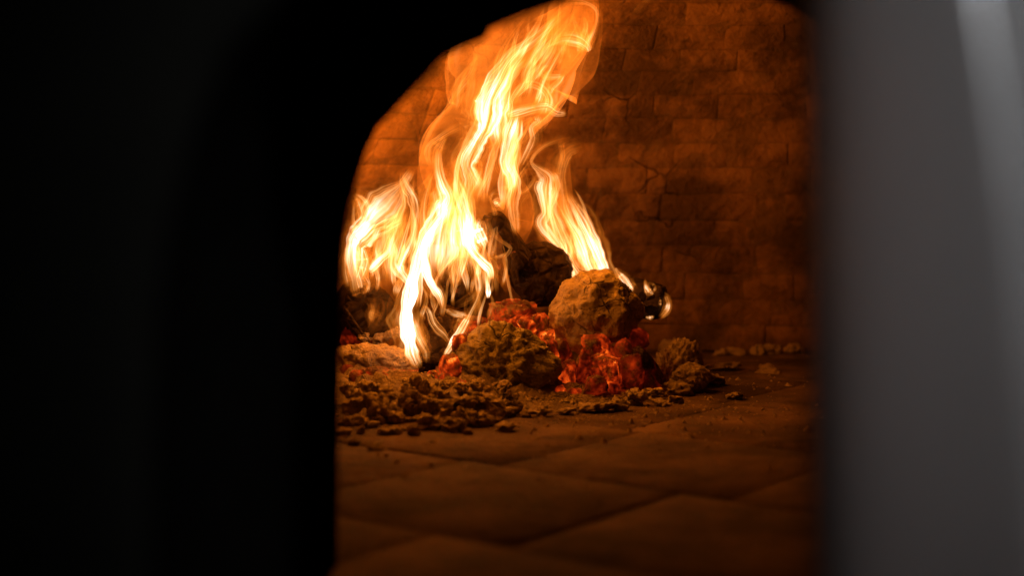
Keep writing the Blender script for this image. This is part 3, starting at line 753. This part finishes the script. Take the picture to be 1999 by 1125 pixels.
T(f2, 2.05, [(864, 604, 4, 1.0), (858, 580, 7, 1.8), (846, 562, 8, 2.2), (834, 538, 9, 2.3), (828, 510, 11, 2.2), (828, 485, 12, 2.0), (838, 462, 13, 1.8), (856, 436, 13, 1.6)], fin=.08, gain=1.08)
T(f2, 2.05, [(815, 600, 6, .9), (818, 570, 8, 1.3), (820, 540, 8, 1.5), (824, 515, 8, 1.6)], gain=1.08)
T(f2, 2.06, [(850, 566, 3, .9), (852, 548, 4, 1.1), (862, 528, 5, 1.1), (876, 512, 5, .9), (888, 498, 5, .8), (896, 490, 4, .5)], gain=1.08)
T(f2, 2.08, [(893, 520, 3, .5), (896, 500, 4, .7), (898, 480, 4, .8), (892, 468, 5, .9), (880, 466, 5, .7), (872, 470, 3, .4)], gain=1.08)
T(f2, 2.03, [(878, 670, 3, .8), (868, 656, 5, 1.1), (854, 644, 6, 1.2), (844, 630, 6, 1.3), (838, 612, 5, 1.4), (832, 602, 6, 1.5), (824, 602, 3, .8)], fin=.06, fout=.08, gain=0.75)
T(f2, 2.04, [(876, 662, 3, .6), (866, 645, 4, .8), (852, 628, 4, .8), (846, 612, 3, .9), (852, 598, 3, .9), (855, 580, 3, .8)], gain=0.75)
T(f2, 2.03, [(866, 698, 3, .8), (875, 685, 6, 1.6), (885, 670, 8, 1.9), (896, 652, 7, 1.6), (906, 634, 6, 1.4), (914, 620, 5, 1.6)], fin=.1, fout=.1, gain=1.08)
T(f2, 2.03, [(868, 604, 3, .8), (876, 608, 6, 1.2), (890, 613, 6, 1.4), (904, 616, 5, 1.6), (915, 619, 3, 1.4)], fin=.08, fout=.08, gain=0.75)
T(f2, 2.05, [(890, 655, 7, .4), (897, 638, 10, .7), (900, 625, 9, .7), (905, 616, 6, .6)], gain=1.08)
T(f2, 2.04, [(912, 625, 4, 1.1), (922, 605, 4, .9), (932, 586, 5, .7), (940, 562, 6, .7), (944, 540, 6, .8), (942, 515, 7, 1)], fin=.05, gain=1.08)
T(f2, 2.06, [(885, 600, 6, .2), (905, 590, 10, .4), (922, 578, 10, .4), (935, 560, 8, .4)], gain=1.08)
T(f2, 2.03, [(952, 582, 3, 1.4), (953, 574, 5.5, 2.2), (952, 562, 4, 1.8), (951, 545, 2, 1.1), (952, 530, 2, .7)], fin=.05, fout=.2, gain=1.08)
T(f2, 2.07, [(905, 575, 18, .15), (912, 545, 24, .25), (925, 515, 22, .35), (920, 490, 14, .4)], gain=1.08)
licks(f2, 2.06, 9, (790, 940), (560, 650), (70, 150), (5, 10), (.8, 1.8), .05, 14, .03)
# 4 loop flame in front of the back logs
f3 = flame(998, 595, 2.11, 'thin looping flame licking up in front of the charred logs')
T(f3, 2.11, [(1000, 598, 2.5, .8), (998, 580, 4, 1.0), (992, 552, 4, 1.0), (987, 525, 4, .9), (984, 506, 4, .8), (992, 494, 4, 1.0), (996, 484, 3.5, 1.0), (984, 474, 3.5, .9), (968, 463, 3.5, .8), (957, 445, 3.5, .9), (953, 425, 3.5, .9), (956, 408, 3, .7)], fin=.05, gain=0.75)
T(f3, 2.11, [(950, 506, 2, .6), (965, 504, 3, .9), (980, 500, 3.5, 1.0), (993, 492, 3, 1.1)], gain=0.75)
S(f3, 2.12, [(996, 575, 6, .3), (980, 540, 12, .5), (968, 505, 16, .55), (968, 480, 16, .5), (958, 450, 10, .4)], folds=.3)
T(f3, 2.12, [(1010, 560, 6, .10), (1004, 530, 9, .2), (996, 500, 8, .25), (990, 480, 5, .2)])
# 5 left flame
f4 = flame(700, 600, 2.12, 'broad pale flame leaning against the left side of the oven mouth')
T(f4, 2.12, [(706, 590, 6, .3), (698, 560, 14, .8), (690, 525, 18, 1.4), (688, 495, 18, 1.9), (694, 470, 22, 2.0), (712, 450, 26, 1.9), (732, 425, 34, 1.6), (756, 398, 30, 1.3), (780, 368, 20, 1.0), (796, 345, 10, .9), (808, 324, 3, .7)], fin=.1, fout=.1)
T(f4, 2.11, [(720, 440, 26, .9), (712, 410, 20, 1.1), (704, 392, 12, 1.0), (690, 379, 3, .7)], fout=.08)
T(f4, 2.13, [(700, 470, 16, 1.1), (724, 456, 14, 1.3), (750, 444, 14, 1.2), (775, 430, 14, 1.0), (790, 412, 8, .7)])
T(f4, 2.11, [(700, 540, 10, 1.4), (708, 510, 12, 1.7), (700, 480, 12, 1.6)])
T(f4, 2.10, [(680, 560, 6, .6), (674, 530, 7, .9), (674, 500, 5, .9), (680, 470, 5, .8)])
T(f4, 2.12, [(716, 572, 4, .9), (720, 555, 5, 1.0), (714, 540, 7, 1.1), (708, 520, 9, 1.2)])
T(f4, 2.11, [(686, 578, 3, .5), (700, 574, 4, .8), (714, 568, 4, .9), (720, 554, 4, .8)])
T(f4, 2.11, [(720, 532, 4, 1.4), (728, 522, 9, 1.8), (742, 506, 11, 1.8), (756, 492, 11, 1.5), (764, 470, 10, 1.2), (772, 450, 8, 1), (780, 425, 6, .8), (788, 405, 4, .5)], fin=.06)
T(f4, 2.10, [(802, 560, 5, 1.6), (792, 545, 9, 2.0), (780, 530, 12, 1.9), (770, 515, 14, 1.5), (775, 490, 14, 1.2), (785, 460, 12, 1.0), (795, 430, 10, .9), (800, 405, 9, .9)], fin=.06)
T(f4, 2.11, [(798, 490, 8, .8), (806, 450, 11, .9), (812, 415, 12, 1.1), (806, 385, 12, 1.3), (794, 365, 9, 1.2), (786, 345, 6, .8), (790, 330, 4, .6)])
T(f4, 2.12, [(770, 470, 5, .6), (778, 430, 6, .7), (790, 400, 6, .8), (786, 375, 6, .8), (782, 355, 4, .6)])
T(f4, 2.13, [(830, 470, 8, .6), (826, 430, 10, .7), (828, 395, 9, .6), (836, 360, 6, .5), (834, 320, 3, .4)])
T(f4, 2.13, [(800, 380, 4, .3), (820, 370, 5, .6), (834, 352, 5, .6), (846, 335, 4, .4)])
S(f4, 2.16, [(760, 580, 50, .1), (765, 530, 70, .25), (775, 480, 75, .4), (790, 430, 55, .4), (810, 390, 30, .4)], folds=.5)
T(f4, 2.09, [(727, 630, 3, .4), (726, 616, 7, .8), (728, 602, 5, .6), (722, 586, 2, .3)], fout=.3)
T(f4, 2.09, [(722, 640, 6, .15), (730, 620, 16, .4), (736, 595, 16, .3), (730, 570, 10, .2)])
T(f4, 2.10, [(752, 664, 6, .12), (760, 640, 10, .28), (770, 605, 12, .32), (778, 575, 12, .35), (782, 550, 10, .4)])
T(f4, 2.10, [(714, 655, 8, .12), (732, 640, 14, .25), (748, 615, 14, .2), (752, 585, 12, .2)])
T(f4, 2.10, [(830, 330, 2, .1), (822, 290, 3, .25), (816, 260, 3, .25), (812, 238, 2, .15)])
licks(f4, 2.13, 22, (682, 815), (500, 590), (70, 170), (6, 13), (.8, 1.8), .10, 16)
T(f4, 2.13, [(765, 590, 14, .4), (758, 545, 26, .8), (755, 505, 30, 1.0), (765, 465, 26, .9), (778, 425, 16, .7), (790, 395, 6, .5)], fin=.3)
# 6 right flame
f5 = flame(1180, 560, 2.22, 'forked flame on the right, rising from behind the perched ash-crusted log')
T(f5, 2.20, [(1210, 574, 4, 1.2), (1198, 560, 10, 1.9), (1186, 540, 12, 2.2), (1175, 515, 12, 2.2), (1165, 490, 13, 2.0), (1153, 462, 13, 1.8), (1138, 430, 12, 1.4), (1122, 402, 9, 1.1), (1110, 380, 6, .8), (1103, 362, 3, .5)], fin=.05)
T(f5, 2.21, [(1165, 550, 16, 1.2), (1150, 520, 18, 1.4), (1142, 490, 18, 1.5), (1130, 460, 16, 1.3), (1112, 430, 13, 1.0), (1104, 400, 10, .7)], fin=.1)
T(f5, 2.20, [(1136, 550, 5, 1.0), (1122, 535, 8, 1.5), (1110, 516, 9, 1.7), (1098, 492, 11, 1.7), (1082, 468, 11, 1.5), (1066, 448, 12, 1.4), (1060, 434, 12, 1.3), (1068, 415, 12, 1.3), (1066, 390, 15, 1.5), (1064, 368, 17, 1.5), (1066, 348, 16, 1.2), (1054, 334, 11, 1.1), (1041, 322, 6, 1.0), (1038, 312, 5, .9), (1048, 297, 4.5, .8), (1066, 283, 5, .7), (1090, 274, 7, .6), (1116, 268, 6, .5), (1127, 258, 3, .3)], fin=.05)
T(f5, 2.21, [(1088, 480, 6, .8), (1080, 440, 8, 1.0), (1072, 410, 7, .9), (1082, 380, 7, 1.1), (1088, 362, 6, 1.2), (1082, 344, 6, 1.1), (1072, 336, 4, .8)])
T(f5, 2.22, [(1125, 510, 10, .9), (1110, 470, 12, .8), (1100, 430, 13, .7), (1096, 390, 13, .7), (1094, 350, 13, .7), (1100, 318, 12, .7), (1110, 298, 11, .6), (1130, 288, 9, .4), (1140, 284, 4, .25)])
T(f5, 2.22, [(1092, 300, 8, .3), (1088, 325, 9, .5), (1086, 345, 7, .4)])
T(f5, 2.22, [(1100, 330, 6, .3), (1098, 300, 8, .5), (1096, 280, 8, .5), (1105, 270, 5, .4)])
T(f5, 2.22, [(1180, 560, 12, .9), (1160, 525, 20, 1.2), (1142, 485, 24, 1.2), (1124, 445, 22, 1.0), (1106, 405, 16, .8), (1098, 365, 10, .5)], fin=.15)
T(f5, 2.22, [(1120, 525, 10, .8), (1100, 485, 18, 1.1), (1082, 450, 20, 1.1), (1072, 410, 18, 1.1), (1072, 370, 16, 1.0), (1066, 340, 10, .7)], fin=.15)
S(f5, 2.24, [(1140, 540, 30, .5), (1120, 490, 38, .8), (1100, 440, 36, .8), (1090, 390, 28, .7), (1088, 340, 24, .5), (1095, 295, 20, .4)], folds=.35)
T(f5, 2.20, [(1236, 568, 4, 1.4), (1226, 558, 8, 1.9), (1216, 544, 8, 1.9), (1207, 532, 4, 1.5), (1201, 522, 1.5, 1)], fin=.08, fout=.1)
T(f5, 2.20, [(1225, 572, 5, 1.2), (1210, 562, 7, 1.6), (1198, 548, 7, 1.5), (1190, 535, 4, 1)])
licks(f5, 2.22, 9, (1090, 1190), (500, 560), (80, 190), (6, 11), (.8, 1.8), -.28, 12)
# 7 little flames on the thin log's tip
f6 = flame(1266, 572, 2.23, 'small yellow flame standing up on top of the thin log near its tip')
T(f6, 2.23, [(1274, 573, 3, 1.4), (1266, 570, 5.5, 1.6), (1261, 560, 4, 1.5), (1259, 546, 1.2, 1)], fin=.08, fout=.12, gain=0.95)
T(f6, 2.24, [(1276, 570, 3, .8), (1278, 562, 4, .9), (1272, 554, 3.5, .7), (1264, 552, 2, .4)], gain=0.95)
f7 = flame(1300, 600, 2.22, 'small curved yellow flame wrapping round the end of the thin log')
T(f7, 2.22, [(1288, 622, 2, .8), (1299, 609, 5.5, 1.5), (1304, 596, 6, 1.7), (1302, 584, 4, 1.3), (1296, 573, 1, .5)], fin=.25, fout=.3, gain=0.95)
T2(f6, 2.235, [(1272, 578, 8, .5), (1265, 568, 10, .7), (1260, 553, 5, .5), (1259, 540, 1.5, .3)], fin=.15, fout=.25)
T2(f7, 2.225, [(1286, 622, 6, .4), (1298, 611, 9, .7), (1304, 596, 10, .7), (1301, 580, 7, .5), (1294, 568, 2, .3)], fin=.15, fout=.25)
f8 = flame(1288, 592, 2.21, 'tiny flame drop just inside the curved flame at the end of the thin log')
T(f8, 2.21, [(1289, 598, 2.5, 1), (1289, 590, 4, .9), (1287, 580, 1.5, .5)], fin=.1, fout=.15, gain=0.95)
f9 = flame(1270, 620, 2.22, 'tiny flame hanging under the thin log near its tip')
T(f9, 2.22, [(1260, 619, 2, 1), (1269, 621, 4, 1.6), (1277, 617, 1.5, 1)], fin=.1, fout=.1, gain=0.95)
f10 = flame(1245, 20, 2.16, 'loose orange wisp of flame high up right of the tall flame')
T(f10, 2.16, [(1236, 28, 4, .25), (1250, 14, 7, .42), (1264, 0, 6, .4), (1280, -16, 4, .3)])

# ------------------------------------------------------------------ steel panel, close and out of focus
pY = 0.45
bm = bmesh.new(); NU, NV = 120, 60; vv = []
xl = P(1592, 562, pY).x; xr = 0.30
for j in range(NV+1):
    z = -0.05+0.72*j/NV; row = []
    zt = (z-0.18)/0.22
    ridge_x = P(1955-75*max(0, (z-0.12)/0.23)**2.5, 562, pY).x
    for i in range(NU+1):
        u = (i/NU); x = xl+(xr-xl)*u
        y = pY+0.016*math.exp(-(x-xl)/0.006)                      # rolled left edge
        y += 0.18*(z-0.42)
        e_ = x-ridge_x; sm = math.sqrt(e_*e_+0.0022**2)
        y += 0.72*(sm-0.0022)+0.14*e_                              # long rounded fold
        row.append(bm.verts.new((x, y, z)))
    vv.append(row)
for j in range(NV):
    for i in range(NU): bm.faces.new((vv[j][i], vv[j][i+1], vv[j+1][i+1], vv[j+1][i]))
bmesh.ops.solidify(bm, geom=bm.faces[:], thickness=0.002)
pn = from_bm('steel_panel', bm, M_steel)
tag(pn, 'grey brushed steel panel with a curved bead standing out of focus at the right', 'metal panel')
